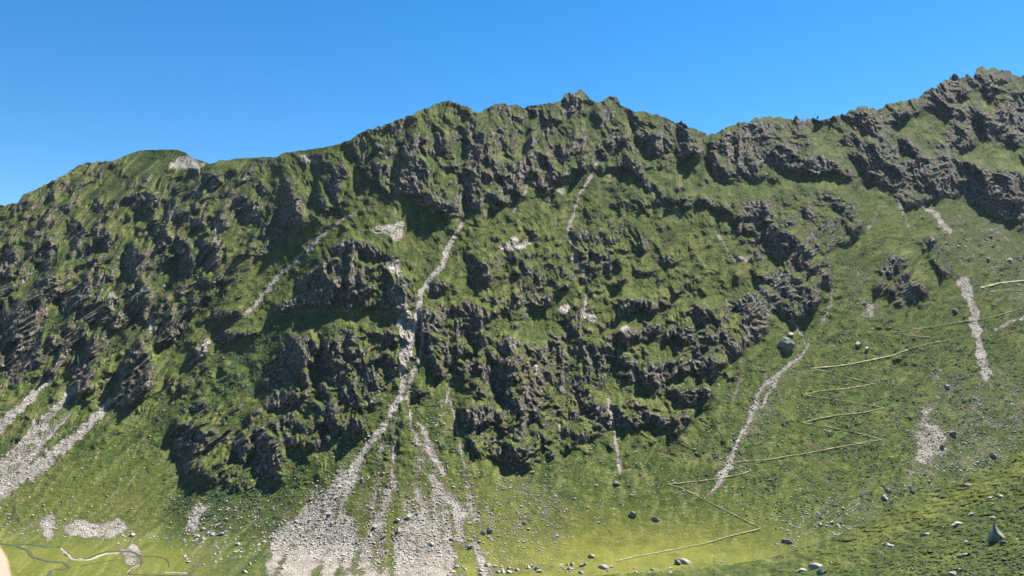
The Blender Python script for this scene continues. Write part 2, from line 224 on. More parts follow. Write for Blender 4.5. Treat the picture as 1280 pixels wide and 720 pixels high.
# the lie of the ribs and gullies: four leans, blended from place to place
upr = sstep(330, 200, gy)
_w = [np.interp(gx, [-160, 270, 400], [1, 1, .12]), np.interp(gx, [270, 400, 900, 1010], [0, .88, 1, .3]), upr*sstep(880, 1000, gx)*.8, None]
_w[1] = _w[1]*(1-_w[2]); _w[3] = np.clip(1-_w[0]-_w[1]-_w[2], 0, 1)
LEAN = [(.88, _w[0], 2.3), (-.05, _w[1], 1.5), (-.35, _w[2], 1.2), (.4, _w[3], 1.4)]
def leaned(fn):
    out = np.zeros((H, W))
    for k_, w_, st_ in LEAN:
        m_ = w_ > .01; r_ = np.zeros((H, W)); r_[m_] = fn(gx[m_]+k_*(gy[m_]-420.0), gy[m_]/(st_/1.4), m_); out += w_*r_
    return out
hatch = fbm(gx/11+0.3*gy/11, gy/26, 3, 77)
rock = np.maximum(rock, .55*sstep(18, 4, gy-np.interp(gx, skx, sky_y))*np.clip(sstep(400, 440, gx)+sstep(170, 130, gx), 0, 1))
rock = blur(rock, 3.0)*(1-0.85*blur(grass, 3.0))
w0x = 6*perlin(gx/25, gy/25, 44)
pk = leaned(lambda u, v, m: fbm((u+wx[m]*1.5)/8, (v+wy[m]*1.5)/13, 3, 120))+.35*perlin(gx/45, gy/40, 121)
hill = np.interp(gx, skx, sky_y)
gen0 = sstep(8, 60, gy-hill)*sstep(640, 520, gy)
pocket = sstep(.30, .42, pk-.62+rock*.62+.22*gen0*(1-rock)*sstep(-.1, .5, perlin(gx/70, gy/45, 122)))
mk = leaned(lambda u, v, m: fbm((u+wx[m])/5, (v+wy[m])/7, 2, 124)); mz = leaned(lambda u, v, m: fbm((u+w0x[m])/60, (v+w0x[m])/50, 2, 125))
pocket = np.maximum(pocket, .8*sstep(.22, .36, mk-.16+.45*mz)*gen0)
pocket *= sstep(700, 640, gy)*(1-np.clip(blur(scree, 2)*2, 0, 1))
face = blur(cliff, 1.2)
cliff = np.maximum(cliff*(1-.4*sstep(.35, .6, perlin(gx/7, gy/7, 123))), pocket*.8)
cliffs = blur(cliff, .9)
sparse = blur(sparse, 8.0)

# --- base surface: march up each bearing with the slope of the ground
up = (360.0-gy)/F
tdy = math.cos(PITCH)-up*math.sin(PITCH); tdz = math.sin(PITCH)+up*math.cos(PITCH)
tan_e = tdz/tdy; tan_x = ((gx-640.0)/F)/tdy
foot = np.interp(gx[0], [-160, 0, 200, 330, 430, 500, 600, 680, 850, 960, 1100, 1440], [668, 674, 682, 696, 712, 720, 716, 706, 702, 700, 690, 670])
skyl = np.interp(gx[0], skx, sky_y)
tt = np.clip((foot[None]-gy)/(foot-skyl)[None], 0, 1)
s_lo = np.interp(gx[0], [-160, 0, 320, 520, 640, 960, 1280, 1440], [.46, .47, .50, .53, .50, .44, .46, .46])
s_hi = np.interp(gx[0], [-160, 0, 320, 520, 640, 960, 1280, 1440], [.74, .76, .86, .98, 1.0, .93, .95, .95])
slope = (s_lo + (s_hi-s_lo)*sstep(0.02, .75, tt))*sstep(0, .07, (foot[None]-gy)/(foot-skyl)[None])
lnY = np.zeros((H, W)); lnY[-1] = np.log(CH/(-tan_e[-1]))
for j in range(H-2, -1, -1):
    lnY[j] = lnY[j+1] + (tan_e[j]-tan_e[j+1])/np.maximum(slope[j]-tan_e[j], .10)
b_up = np.zeros((H, W)); b_up[:-1] = lnY[:-1]-lnY[1:]
lim = np.clip(b_up, 0, 4e-3)
# --- relief from the faces: integrate the wanted steepness
g_up = -0.95*lim*cliffs; g_x = -0.0022*cliffs
gl = blur(scree, 1.5)
def screened(gxf, gupf, L):
    div = np.zeros((H, W)); div[:, :-1] += gxf[:, :-1]; div[:, 1:] -= gxf[:, :-1]
    gd = -gupf; div[:-1] += gd[:-1]; div[1:] -= gd[:-1]
    P = np.pad(div, 128, mode='constant'); fy = np.fft.fftfreq(P.shape[0])*2*np.pi; fx = np.fft.rfftfreq(P.shape[1])*2*np.pi
    lap = (2-2*np.cos(fy))[:, None]+(2-2*np.cos(fx))[None]
    s = np.fft.irfft2(-np.fft.rfft2(P)/(lap+1.0/(L*L)), s=P.shape)
    return s[128:128+H, 128:128+W]
D = screened(g_x, g_up, 22.0)
rk = np.clip(rock*(.75+.35*pk)+0.7*cliffs, 0, 1)
rug = np.clip(blur(rk, 2.0), 0, 1)*sstep(0, 14, foot[None]-gy)
gen = sstep(.05, .35, tt)*(1-sparse*.6)
w1 = 8*perlin(gx/30, gy/30, 40); w2 = 8*perlin(gx/30, gy/30, 41)
# ribs and gullies, then broken crags, in ever smaller steps
def ridged(u, v, seed): return 1-np.abs(perlin(u, v, seed))*2.2
D = D - 0.010*leaned(lambda u, v, m: ridged((u+w1[m]*.8)/52, v/190, 8))*gen*(.3+.9*rug)
D = D - 0.015*leaned(lambda u, v, m: ridged(u/95, v/240, 3))*gen*np.interp(gx, [-160, 250, 500, 1440], [1.3, 1.2, .6, .5])*(0.4+0.6*rug)
D = D - 0.0048*leaned(lambda u, v, m: ridged(u/34, v/80, 4))*gen*(0.35+rug)
for s_, a_, sd_ in ((26, 1.1, 50), (13, 1.35, 51), (6.5, 1.7, 52), (3.2, 1.9, 53)):
    n = leaned(lambda u, v, m: ridged((u+w1[m])/s_, (v+w2[m])/(s_*1.25), sd_))
    D = D - a_*s_*2.9e-4*n*(rug*1.1+(.16 if s_ > 8 else .30)*gen)*(1-(.35 if s_ > 8 else 0)*face)
ck = leaned(lambda u, v, m: ridged((u+.5*w1[m])/4.2, (v+w2[m])/17, 57)); D = D-.0017*ck*rug
D = D - .0045*leaned(lambda u, v, m: ridged((u+w1[m])/17, (v+w2[m])/46, 58))*rug
tone = leaned(lambda u, v, m: fbm((u+w1[m])/9, (v+w2[m])/22, 4, 150, .6))
D = D + (.0045*blur(grass, 6)+.0055*blur(gully, 4))*gen
D = D - 0.0008*fbm(gx/14, gy/6, 3, 60)*sstep(0.02, .1, tt)
D = D + 0.0016*gl*(1-cliffs)                       # chutes are cut slightly into the slope
lnF = lnY + (D-D[:, 200:1400].mean(1)[:, None]*0)*sstep(-4, 10, foot[None]-gy)
Yg = np.exp(lnF)
def samp(a, px, py):
    u = np.clip(px-X0, 0, W-1.001); v = np.clip(py-Y0, 0, H-1.001); i = u.astype(int); j = v.astype(int); fu_ = u-i; fv_ = v-j
    return (a[j, i]*(1-fu_)+a[j, i+1]*fu_)*(1-fv_)+(a[j+1, i]*(1-fu_)+a[j+1, i+1]*fu_)*fv_
def world(px, py, Y):
    up_ = (360.0-py)/F; dy = math.cos(PITCH)-up_*math.sin(PITCH); dz = math.sin(PITCH)+up_*math.cos(PITCH)
    return np.stack([Y*((px-640.0)/F)/dy, Y, CH+Y*dz/dy], -1)
def surf(px, py):
    px = np.asarray(px, float); py = np.asarray(py, float)
    return world(px, py, samp(Yg, px, py))

# ------------------------------------------------------------------ materials
def mat(name):
    m = bpy.data.materials.new(name); m.use_nodes = True
    return m, m.node_tree, m.node_tree.nodes['Principled BSDF']
class NB:
    def __init__(s, nt): s.nt = nt; s.co = nt.nodes.new('ShaderNodeNewGeometry').outputs['Position']
    def n(s, t): return s.nt.nodes.new(t)
    def link(s, a, b): s.nt.links.new(a, b)
    def noise(s, scale, detail=4, rough=.55, co=None, kind='noise'):
        x = s.n('ShaderNodeTexNoise'); x.inputs['Scale'].default_value = scale; x.inputs['Detail'].default_value = detail; x.inputs['Roughness'].default_value = rough
        s.link(co or s.co, x.inputs['Vector']); return x.outputs['Fac']
    def ramp(s, f, stops):
        r = s.n('ShaderNodeValToRGB'); e = r.color_ramp.elements
        while len(e) < len(stops): e.new(.5)
        for i, (p, c) in enumerate(stops): e[i].position = p; e[i].color = (*c, 1)
        s.link(f, r.inputs[0]); return r.outputs[0]
    def mapr(s, f, a, b, c=0, d=1):
        m = s.n('ShaderNodeMapRange'); m.inputs[1].default_value = a; m.inputs[2].default_value = b; m.inputs[3].default_value = c; m.inputs[4].default_value = d
        s.link(f, m.inputs[0]); return m.outputs[0]
    def math(s, op, a, b=0.0, clamp=False):
        m = s.n('ShaderNodeMath'); m.operation = op; m.use_clamp = clamp
        for i, v in enumerate((a, b)):
            if isinstance(v, (int, float)): m.inputs[i].default_value = v
            else: s.link(v, m.inputs[i])
        return m.outputs[0]
    def mix(s, f, a, b, blend='MIX'):
        m = s.n('ShaderNodeMix'); m.data_type = 'RGBA'; m.blend_type = blend
        for i, v in ((0, f), (6, a), (7, b)):
            if isinstance(v, (int, float)): m.inputs[i].default_value = v
            elif isinstance(v, tuple): m.inputs[i].default_value = (*v, 1)
            else: s.link(v, m.inputs[i])
        return m.outputs[2]
    def attr(s, name):
        a = s.n('ShaderNodeAttribute'); a.attribute_name = name
        sp = s.n('ShaderNodeSeparateColor'); s.link(a.outputs['Color'], sp.inputs[0]); return sp.outputs
def terrain_material(name, near=False):
    m, t, bsdf = mat(name); b = NB(t)
    A = b.attr('cover'); B = b.attr('growth')     # cover: rock, scree, pale ; growth: dry, shrub, -
    k = 4.0 if near else 1.0
    nb = b.noise(.012, 4); nm = b.noise(.09*k, 5, .65); nf = b.noise(.45*k, 4, .7)
    gr = b.ramp(nb, [(.34, (.055, .078, .013)), (.5, (.088, .112, .019)), (.66, (.132, .152, .030))])
    gr = b.mix(b.mapr(nm, .30, .72), gr, (.032, .050, .012))
    gr = b.mix(b.mapr(nf, .49, .62, 0, .92), gr, (.018, .030, .009))
    gr = b.mix(b.mapr(B[2], .52, .15, 0, .75), gr, (.022, .038, .010)); gr = b.mix(b.mapr(B[2], .6, .95, 0, .6), gr, (.140, .135, .055))
    gr = b.mix(b.mapr(b.noise(.028*k, 6, .7), .52, .68, 0, .6), gr, (.095, .082, .035))
    fl = b.noise(.33*k, 3, .5); gr = b.mix(b.mapr(fl, .64, .68, 0, .8), gr, (.25, .235, .20))
    dry = b.mix(b.mapr(nf, .3, .7), (.115, .125, .018), (.165, .155, .040))
    gr = b.mix(b.math('MULTIPLY', B[0], b.mapr(nm, .25, .65, .35, 1)), gr, dry)
    sh = b.mix(b.mapr(nf, .35, .65), (.020, .036, .014), (.052, .078, .022))
    gr = b.mix(b.math('MULTIPLY', B[1], b.mapr(nm, .38, .52, 0, 1)), gr, sh)
    rk = b.ramp(b.noise(.16*k, 8, .72), [(.36, (.022, .021, .021)), (.46, (.078, .070, .060)), (.54, (.180, .162, .138)), (.62, (.40, .36, .31))])  # rock mottle; contrast of shaded faces and sunlit facets also put into its tones
    rk = b.mix(b.mapr(nb, .45, .7, 0, .5), rk, (.165, .115, .085))
    li = b.mapr(b.noise(.8*k, 3, .6), .48, .62, 0, .55)
    rk = b.mix(li, rk, (.055, .066, .030))                      # tufts and lichen on the rock
    pa = b.ramp(b.noise(.35*k, 6, .7), [(.35, (.12, .10, .085)), (.48, (.24, .205, .175)), (.62, (.46, .42, .37))])
    st = b.ramp(b.noise(.55*k, 6, .8), [(.38, (.05, .045, .03)), (.47, (.26, .235, .20)), (.57, (.56, .515, .455))])
    st = b.mix(b.mapr(b.noise(.05*k, 4, .6), .42, .62, 0, .65), st, (.20, .165, .125), 'MIX')
    # edges broken by noise
    rm = b.mapr(b.math('ADD', A[0], b.math('MULTIPLY', b.math('SUBTRACT', b.noise(.11*k, 6, .7), .5), 1.7)), .36, .56)
    col = b.mix(rm, gr, rk)
    pm = b.mapr(b.math('ADD', A[2], b.math('MULTIPLY', b.math('SUBTRACT', b.noise(.3*k, 5, .7), .5), 1.4)), .42, .6)
    col = b.mix(pm, col, pa)
    sm = b.mapr(b.math('ADD', b.math('ADD', A[1], b.math('MULTIPLY', b.math('SUBTRACT', b.noise(.40*k, 5, .8), .5), 2.6)), b.math('MULTIPLY', b.math('SUBTRACT', b.noise(.07*k, 3, .6), .5), 1.2)), .46, .66)
    col = b.mix(sm, col, st)
    t.links.new(col, bsdf.inputs['Base Color'])
    bsdf.inputs['Roughness'].default_value = .95; bsdf.inputs['Specular IOR Level'].default_value = .03
    h = b.math('ADD', b.math('MULTIPLY', b.noise(.22*k, 7, .72), b.math('ADD', b.math('MULTIPLY', b.math('MAXIMUM', rm, sm), 2.2), .8)), b.math('MULTIPLY', nf, .35))
    bp = b.n('ShaderNodeBump'); bp.inputs['Strength'].default_value = 1.0; bp.inputs['Distance'].default_value = 2.6/k
    t.links.new(h, bp.inputs['Height']); t.links.new(bp.outputs[0], bsdf.inputs['Normal'])
    return m
def rock_material(name, lo, hi, sc_=1.2):
    m, t, bsdf = mat(name); b = NB(t)
    tc = b.n('ShaderNodeTexCoord').outputs['Object']
    c = b.ramp(b.noise(sc_, 8, .7, tc), [(.3, lo), (.5, tuple((x+y)/2 for x, y in zip(lo, hi))), (.68, hi)])
    c = b.mix(b.mapr(b.noise(sc_*3, 4, .6, tc), .58, .66, 0, .6), c, (.07, .075, .05))
    t.links.new(c, bsdf.inputs['Base Color']); bsdf.inputs['Roughness'].default_value = .9
    bp = b.n('ShaderNodeBump'); bp.inputs['Strength'].default_value = .8; bp.inputs['Distance'].default_value = .3
    t.links.new(b.noise(sc_*2.5, 7, .7, tc), bp.inputs['Height']); t.links.new(bp.outputs[0], bsdf.inputs['Normal'])
    return m
def plain(name, c, rough=.9):
    m, t, bsdf = mat(name); b = NB(t)
    f = b.noise(.6, 3)
    t.links.new(b.mix(b.mapr(f, .35, .65), c, tuple(x*1.6 for x in c)), bsdf.inputs['Base Color']); bsdf.inputs['Roughness'].default_value = rough
    return m
M_ter = terrain_material('mountain_cover'); M_near = terrain_material('hillside_cover', True)
M_boul = rock_material('boulder_granite', (.09, .085, .08), (.36, .34, .30)); M_white = rock_material('pale_stone', (.17, .155, .13), (.40, .37, .32)); M_dark = rock_material('dark_schist', (.06, .06, .06), (.22, .21, .20), .5)
M_pine = plain('pine_needles', (.016, .030, .015)); M_shrub = plain('shrub_leaves', (.020, .034, .010)); M_path = plain('trodden_earth', (.15, .135, .065)); M_gravel = plain('gravel_bank', (.19, .165, .115))

# ------------------------------------------------------------------ mesh helpers
def grid_mesh(name, P, material, attrs=None, smooth=True):
    n, m_ = P.shape[:2]; me = bpy.data.meshes.new(name)
    idx = np.arange(n*m_).reshape(n, m_)
    q = np.stack([idx[:-1, :-1], idx[:-1, 1:], idx[1:, 1:], idx[1:, :-1]], -1).reshape(-1, 4).astype(np.int32)
    me.vertices.add(n*m_); me.vertices.foreach_set('co', P.reshape(-1).astype(np.float32))
    me.loops.add(q.size); me.loops.foreach_set('vertex_index', q.reshape(-1))
    me.polygons.add(len(q)); me.polygons.foreach_set('loop_start', np.arange(0, q.size, 4, dtype=np.int32)); me.polygons.foreach_set('loop_total', np.full(len(q), 4, np.int32))
    me.polygons.foreach_set('use_smooth', np.full(len(q), smooth))
    me.update(calc_edges=True)
    for k, v in (attrs or {}).items():
        a = me.color_attributes.new(k, 'FLOAT_COLOR', 'POINT')
        v4 = np.concatenate([v.reshape(-1, 3), np.ones((n*m_, 1))], 1).astype(np.float32); a.data.foreach_set('color', v4.reshape(-1))
    me.materials.append(material)
    o = bpy.data.objects.new(name, me); C.objects.link(o); return o
def tri_mesh(name, V, Fc, material, smooth=False):
    me = bpy.data.meshes.new(name); V = np.asarray(V, np.float32); Fc = np.asarray(Fc, np.int32)
    me.vertices.add(len(V)); me.vertices.foreach_set('co', V.reshape(-1)); me.loops.add(Fc.size); me.loops.foreach_set('vertex_index', Fc.reshape(-1))
    k = Fc.shape[1]
    me.polygons.add(len(Fc)); me.polygons.foreach_set('loop_start', np.arange(0, Fc.size, k, dtype=np.int32)); me.polygons.foreach_set('loop_total', np.full(len(Fc), k, np.int32))
    me.polygons.foreach_set('use_smooth', np.full(len(Fc), smooth)); me.update(calc_edges=True); me.materials.append(material)
    o = bpy.data.objects.new(name, me); C.objects.link(o); return o
def kind(o, k): o['kind'] = k; return o
def tag(o, label, cat, group=None):
    o['label'] = label; o['category'] = cat
    if group: o['group'] = group
    return o

# ------------------------------------------------------------------ the mountain
cols = np.arange(X0+1, X1-1, 0.85); NR = 760
skc = np.interp(cols, skx, sky_y) - 0.0
rk_sky = samp(rug, cols, skc+6)
skc = skc + (1.8*fbm(cols/10, cols*0+3, 4, 90, .55) )*(0.25+rk_sky)*np.interp(cols, [0, 20, 150, 170, 420, 540, 900, 1050, 1200], [2, 2, 1.5, .6, 1, 2, 2, 2, 2.6])
tv = np.linspace(0, 1, NR)[:, None]
py = 760*(1-tv)+skc[None]*tv; px = np.broadcast_to(cols[None], py.shape)
Ys = samp(Yg, px, py)
P = world(px, py, Ys)
# the far side of the ridge
back = []
Pt = P[-1]; 
for i, d in enumerate((6, 20, 50, 120, 260, 520, 900, 1500)):
    q = Pt.copy(); f = 1+d/np.maximum(Pt[:, 1], 1); q[:, 0] *= f; q[:, 1] *= f; q[:, 2] = np.maximum(Pt[:, 2]-(.25 if i < 2 else .6)*d, -40); back.append(q)
P = np.concatenate([P, np.stack(back)], 0)
def ext(a):
    s = samp(a, px, py); return np.concatenate([s, np.repeat(s[-1:], len(back), 0)], 0)
dry = sstep(600, 690, gy)*np.exp(-((gx-790)/190.0)**2)*1.0
dry = np.maximum(dry, .75*np.exp(-((gx-600)/50.0)**2)*sstep(520, 600, gy)); dry *= (1.05+.5*fbm(gx/40, gy/14, 3, 151)); dry = np.clip(dry, 0, 1)*sstep(590, 690, gy+8*perlin(gx/50, gy/30, 152))
dry = np.maximum(dry, .55*sstep(676, 690, gy)*sstep(330, 200, gx)); dry = np.maximum(dry, .35*sstep(540, 620, gy)*sstep(260, 160, gx)); dry = np.maximum(dry, .3*sstep(700, 640, gx)*sstep(400, 500, gx)*sstep(540, 640, gy))
dry = np.maximum(dry, 0.28*sstep(240, 300, gy)*sstep(0, 1, tt)*(0.5+perlin(gx/60, gy/25, 70)))
shrub = np.zeros((H, W), np.float32)
for p in [[(230,480),(330,400),(420,400),(440,430),(340,470),(330,500),(260,505),(225,520),(200,560),(190,530)],[(220,600),(260,600),(350,600),(370,560),(400,570),(330,640),(240,640),(215,640)],[(0,300),(250,300),(300,350),(200,420),(0,480)],[(1000,420),(1150,400),(1200,600),(1100,640),(1000,560)],[(920,600),(1000,570),(1150,560),(1150,620),(1000,660),(950,620)],[(1150,420),(1440,380),(1440,620),(1130,640)],[(870,540),(930,500),(960,480),(960,560),(900,600)]]: poly(shrub, p, 1, 2.5)
shrub = blur(shrub, 10.0)*.95*np.interp(gx, [700, 900], [1, .45])*sstep(-.35, .35, fbm(gx/24, gy/16, 3, 140))
_Pw = world(gx, gy, Yg); _a = np.gradient(_Pw, axis=1); _b = -np.gradient(_Pw, axis=0); _n = np.cross(_a, _b); _n /= np.linalg.norm(_n, axis=2)[..., None]
steep = sstep(.76, .48, blur(np.abs(_n[..., 2]).astype(np.float32), .8)); del _Pw, _a, _b
rockA = np.clip(.31*rk+.44*steep*(.55+.45*rk)*sstep(.02, .15, tt)+.12*cliffs+.12*gen*(.6+perlin(gx/40, gy/30, 71)), 0, 1)
screeA = np.clip(np.maximum(blur(scree, 2.6)*.92, chute*.95)+sparse*.30+.10*sstep(.03, .12, tt)*(perlin(gx/30, gy/30, 72)+.2), 0, 1)
cov = np.stack([ext(rockA), ext(screeA), ext(np.maximum(blur(pale, 2.0)*.8, blur(np.maximum(chute, scree*.6), .8)*.62))], -1); grow = np.stack([ext(np.clip(dry, 0, 1)), ext(shrub), ext(np.clip(.5+.55*tone, 0, 1))], -1)
mountain = kind(grid_mesh('mountain', P, M_ter, {'cover': cov, 'growth': grow}, False), 'structure')

# wide ground sheet under everything else
gp = np.stack(np.meshgrid(np.linspace(-9000, 9000, 41), np.linspace(-9000, 9000, 41)), -1); gz = -45.0-3*np.sin(gp[..., :1]/700)
gz = gz
kind(grid_mesh('ground', np.concatenate([gp, gz], -1), M_ter, {'cover': np.zeros(gp.shape[:2]+(3,)), 'growth': np.zeros(gp.shape[:2]+(3,))+np.array([0, 0, .5])}), 'structure')
# valley floor between the mountain's foot and the viewpoint slope
P0 = P[0]; rows = []
for k in np.linspace(0, 1, 30):
    q = P0.copy(); q[:, 1] = P0[:, 1]*(1-k)-600*k; q[:, 2] = P0[:, 2]+2*np.sin(k*9)*min(1, k*10); rows.append(q)
VF = np.stack(rows[::-1]); z3 = np.zeros(VF.shape[:2]+(3,))
kind(grid_mesh('valley_floor', VF, M_ter, {'cover': z3, 'growth': z3+np.array([0, 0, .5])}), 'structure')

# ------------------------------------------------------------------ the near hillside
ncols = np.arange(560, 1700, 1.3); NN = 330
HT = [(560,780),(640,742),(700,724),(760,718),(860,713),(960,698),(1000,686),(1035,674),(1085,652),(1120,635),(1170,613),(1220,592),(1280,566),(1400,520),(1700,430)]
htop = np.interp(ncols, [p[0] for p in HT], [p[1] for p in HT]) + 1.6*fbm(ncols/22, ncols*0, 3, 95)
ytop = np.interp(ncols, [560, 760, 960, 1280, 1700], [640, 620, 560, 400, 260]); ybot = np.interp(ncols, [560, 760, 960, 1280, 1700], [420, 330, 230, 120, 70])
nv = np.linspace(0, 1, NN)[:, None]
npy = 780*(1-nv)+htop[None]*nv; npx = np.broadcast_to(ncols[None], npy.shape)
def ydepth(px_, py_):
    a = np.interp(px_, ncols, htop); t_ = np.clip((780-py_)/np.maximum(780-a, 1), 0, 1)
    l = np.log(np.interp(px_, ncols, ybot))*(1-t_)+np.log(np.interp(px_, ncols, ytop))*t_
    d = .013*fbm((px_+.9*py_)/70, (py_-.45*px_)/38, 4, 96)+.0055*ridged((px_+.6*py_)/26, (py_+.35*px_)/16, 97)*.8+.0065*fbm((px_+.5*py_)/8, py_/4, 4, 98, .65)
    return np.exp(l-d*1.1)
NP = world(npx, npy, ydepth(npx, npy))
far = []
for d in (4, 12, 30, 70, 160, 300):
    q = NP[-1].copy(); f = 1+d/q[:, 1]; q[:, 0] *= f; q[:, 1] *= f; q[:, 2] = NP[-1][:, 2]-d*.62-.6; far.append(q)
near = []
for k in (.97, .9, .8, .65, .5, .3, .1, 0, -.5, -2):
    q = NP[0].copy(); q[:, 0] = q[:, 0]*(.25+.75*k) if k > 0 else q[:, 0]*.25; q[:, 1] = NP[0][:, 1]*k if k > 0 else k*60-.5
    q[:, 2] = (NP[0][:, 2]*k+(CH-1.7)*(1-k)) - 12*max(0, k)*(1-max(0, k)) if k > 0 else CH-1.7-k*14; near.append(q)
NA = np.concatenate([np.stack(near[::-1]), NP, np.stack(far)], 0)
nrk = .10+.32*np.clip(fbm(npx/30, npy/14, 3, 99), 0, 1); nsc = .0+.30*np.clip(fbm(npx/12, npy/8, 3, 100), -1, 1)
ndry = np.exp(-((npy-(htop[None]+22))/16)**2)*sstep(980, 1120, npx)*.55
nsh = .10+.6*fbm(npx/60, npy/30, 3, 101)
def ex2(a): return np.concatenate([np.repeat(a[:1], len(near), 0), a, np.repeat(a[-1:], len(far), 0)], 0)
kind(grid_mesh('hillside', NA, M_near, {'cover': np.stack([ex2(nrk), ex2(nsc), ex2(nrk*0)], -1), 'growth': np.stack([ex2(ndry), ex2(np.clip(nsh, 0, 1)), ex2(np.clip(.42+.5*fbm((npx+npy)/24, (npy-.5*npx)/9, 4, 170, .6), 0, 1))], -1)}), 'structure')
def near_surf(px_, py_):
    px_ = np.asarray(px_, float); py_ = np.asarray(py_, float); return world(px_, py_, ydepth(px_, py_))
def is_near(px_, py_): return px_ > 640 and py_ > np.interp(px_, ncols, htop)+1
def ground_at(x, y): return (near_surf if is_near(x, y) else surf)(np.array([x]), np.array([y]))[0]

# ------------------------------------------------------------------ path, stream
def ribbon(name, pts, width, material, lift=1.0, wob=.4):
    out = []; 
    for i in range(len(pts)-1):
        a = np.array(pts[i], float); b_ = np.array(pts[i+1], float); n = max(2, int(np.hypot(*(b_-a))/1.5))
        for k in range(n): out.append(a+(b_-a)*k/n)
    out.append(np.array(pts[-1], float)); out = np.array(out)
    out[:, 1] += wob*fbm(out[:, 0]/9, out[:, 1]/9, 2, 33)
    c = surf(out[:, 0], out[:, 1]); 
    ks = 5; cp = np.pad(c, ((2, 2), (0, 0)), mode='edge'); c = sum(cp[i:i+len(c)] for i in range(ks))/ks
    wv_ = width*(0.65+1.0*np.abs(fbm(out[:, 0]/8, out[:, 1]/12+4, 2, 34)))
    # banked across the fall line: the two edges follow the ground above and below
    n = np.array([0, -.55, .83]); tdir = np.gradient(c, axis=0); tdir /= np.linalg.norm(tdir, axis=1)[:, None]+1e-9
    side = np.cross(tdir, n); side /= np.linalg.norm(side, axis=1)[:, None]+1e-9
    flat = name == 'stream'
    if flat: side[:, 2] = 0; n = np.array([0, 0, 1.0])
    rows_ = [c+side*wv_[:, None]*s+n*(lift+(.25 if abs(s) < .3 else 0)) for s in (-.5, -.2, .2, .5)]
    return kind(grid_mesh(name, np.stack(rows_), material), 'structure')
TR = [(1278,385),(1240,397),(1205,402),(1165,409),(1125,415),(1110,416),(1142,420),(1190,425),(1160,430),(1135,437)]
TR2 = [(1135,437),(1115,445),(1095,449),(1070,454),(1055,457),(1012,461)]
TR3 = [(1012,461),(1035,465),(1060,472),(1092,480),(1060,486),(1025,489),(1005,494),(1037,499),(1075,505),(1105,510),(1080,516),(1042,520),(1022,524),(1002,529),(1035,534),(1060,539),(1085,545),(1103,550),(1060,557),(1020,565),(960,575),(930,577),(913,579),(925,583),(940,588),(928,593),(890,600),(855,604),(832,606),(848,609),(865,617),(890,630),(920,645),(952,661),(915,670),(880,680),(840,688),(790,697),(770,702)]
ribbon('path', TR, 1.0, M_path); ribbon('path', TR2, 2.4, M_path); ribbon('path', TR3, 1.3, M_path)
ribbon('path', [(1225,360),(1250,354),(1290,350)], 4, M_path); ribbon('path', [(1238,365),(1262,363),(1290,364)], 1.5, M_path)
m, t, bs = mat('stream_water'); bs.inputs['Base Color'].default_value = (.05, .06, .04, 1); bs.inputs['Roughness'].default_value = .12; M_water = m
ST = [([(-20,676),(15,682),(35,680),(60,684),(75,683),(82,690),(88,697),(97,699),(110,698),(130,690),(150,689),(165,690),(178,696)],4.2),([(20,683),(35,688),(40,696),(60,702),(80,703),(88,711),(66,712)],4),([(178,696),(195,695),(210,700),(212,710)],1.8),([(100,708),(125,703),(150,699)],1.6),([(176,697),(178,706),(166,711),(160,718),(200,719),(235,720),(300,726)],3),([(64,712),(60,722),(40,735)],3)]
for pts, wd in ST:
    ribbon('stream', pts, wd, M_water, .25, .3)
for pts, wd in [([(75,685),(82,693),(90,700),(110,701),(130,693),(150,692)],3.6),([(160,716),(166,711),(176,706)],5),([(205,716),(235,717)],2)]:
    o = ribbon('gravel_bank', pts, wd, M_gravel, .12, .3)

# ------------------------------------------------------------------ rocks
def boulder_mesh(name, seed, material, cuts=13):
    r = random.Random(seed); bm = bmesh.new(); bmesh.ops.create_icosphere(bm, subdivisions=3, radius=1)
    pl = []
    for _ in range(cuts):
        n = Vector((r.uniform(-1, 1), r.uniform(-1, 1), r.uniform(-.5, 1))).normalized(); pl.append((n, r.uniform(.40, .78)))
    for v in bm.verts:
        for n, d in pl:
            e = v.co.dot(n)-d
            if e > 0: v.co -= n*e
        v.co *= 1+.05*math.sin(5*v.co.x+seed)*math.cos(4*v.co.z)
    me = bpy.data.meshes.new(name); bm.to_mesh(me); bm.free(); me.materials.append(material); return me
BM = {k: [boulder_mesh('boulder', 10*i+s, mt) for i in range(4)] for s, (k, mt) in enumerate((('g', M_boul), ('w', M_white), ('d', M_dark)))}
# a pointed block
def pointed(seed):
    me = boulder_mesh('boulder', seed, M_boul, 5)
    for v in me.vertices:
        x_, y_, z = v.co; f = min(1.0, (.08+.62*max(0, .95-z))/max(.05, math.hypot(x_, y_))); v.co = (x_*f*1.25+.22*z+.05*math.sin(5*z+2*y_), y_*f*1.2+.04*math.sin(6*z+x_), z*1.5+.12*math.sin(6*x_+3*y_))
    return me
def put(px_, py_, wpx, hpx, k, label, group=None, me=None, depth=None, sink=.25, rz=None):
    g = ground_at(px_, py_+hpx*.35); s = g[1]/F
    o = bpy.data.objects.new('boulder', me or BM[k][rnd.randrange(4)]); C.objects.link(o)
    o.location = g + np.array([0, 0, hpx*s*(.5-sink)]); o.scale = (wpx*s*.62, (depth or (wpx+hpx)/2)*s*.6, hpx*s*.62); o.rotation_euler = (rnd.uniform(-.15, .15), rnd.uniform(-.15, .15), rnd.uniform(0, 6.3) if rz is None else rz)
    if rz is None and wpx > 1.5*hpx: o.rotation_euler.z = rnd.uniform(-.25, .25)
    return tag(o, label, 'boulder', group)
put(1246,669,14,22,'g','large pointed grey boulder standing on the near green hillside',me=pointed(8),rz=1.9)
put(1256,678,10,5,'d','dark low block at the foot of the pointed grey boulder')
put(1022,707,20,9,'g','long pale ledge rock lying on the near hillside at the bottom edge')
put(1028,715,12,9,'d','dark block under the long pale ledge rock at the bottom edge')
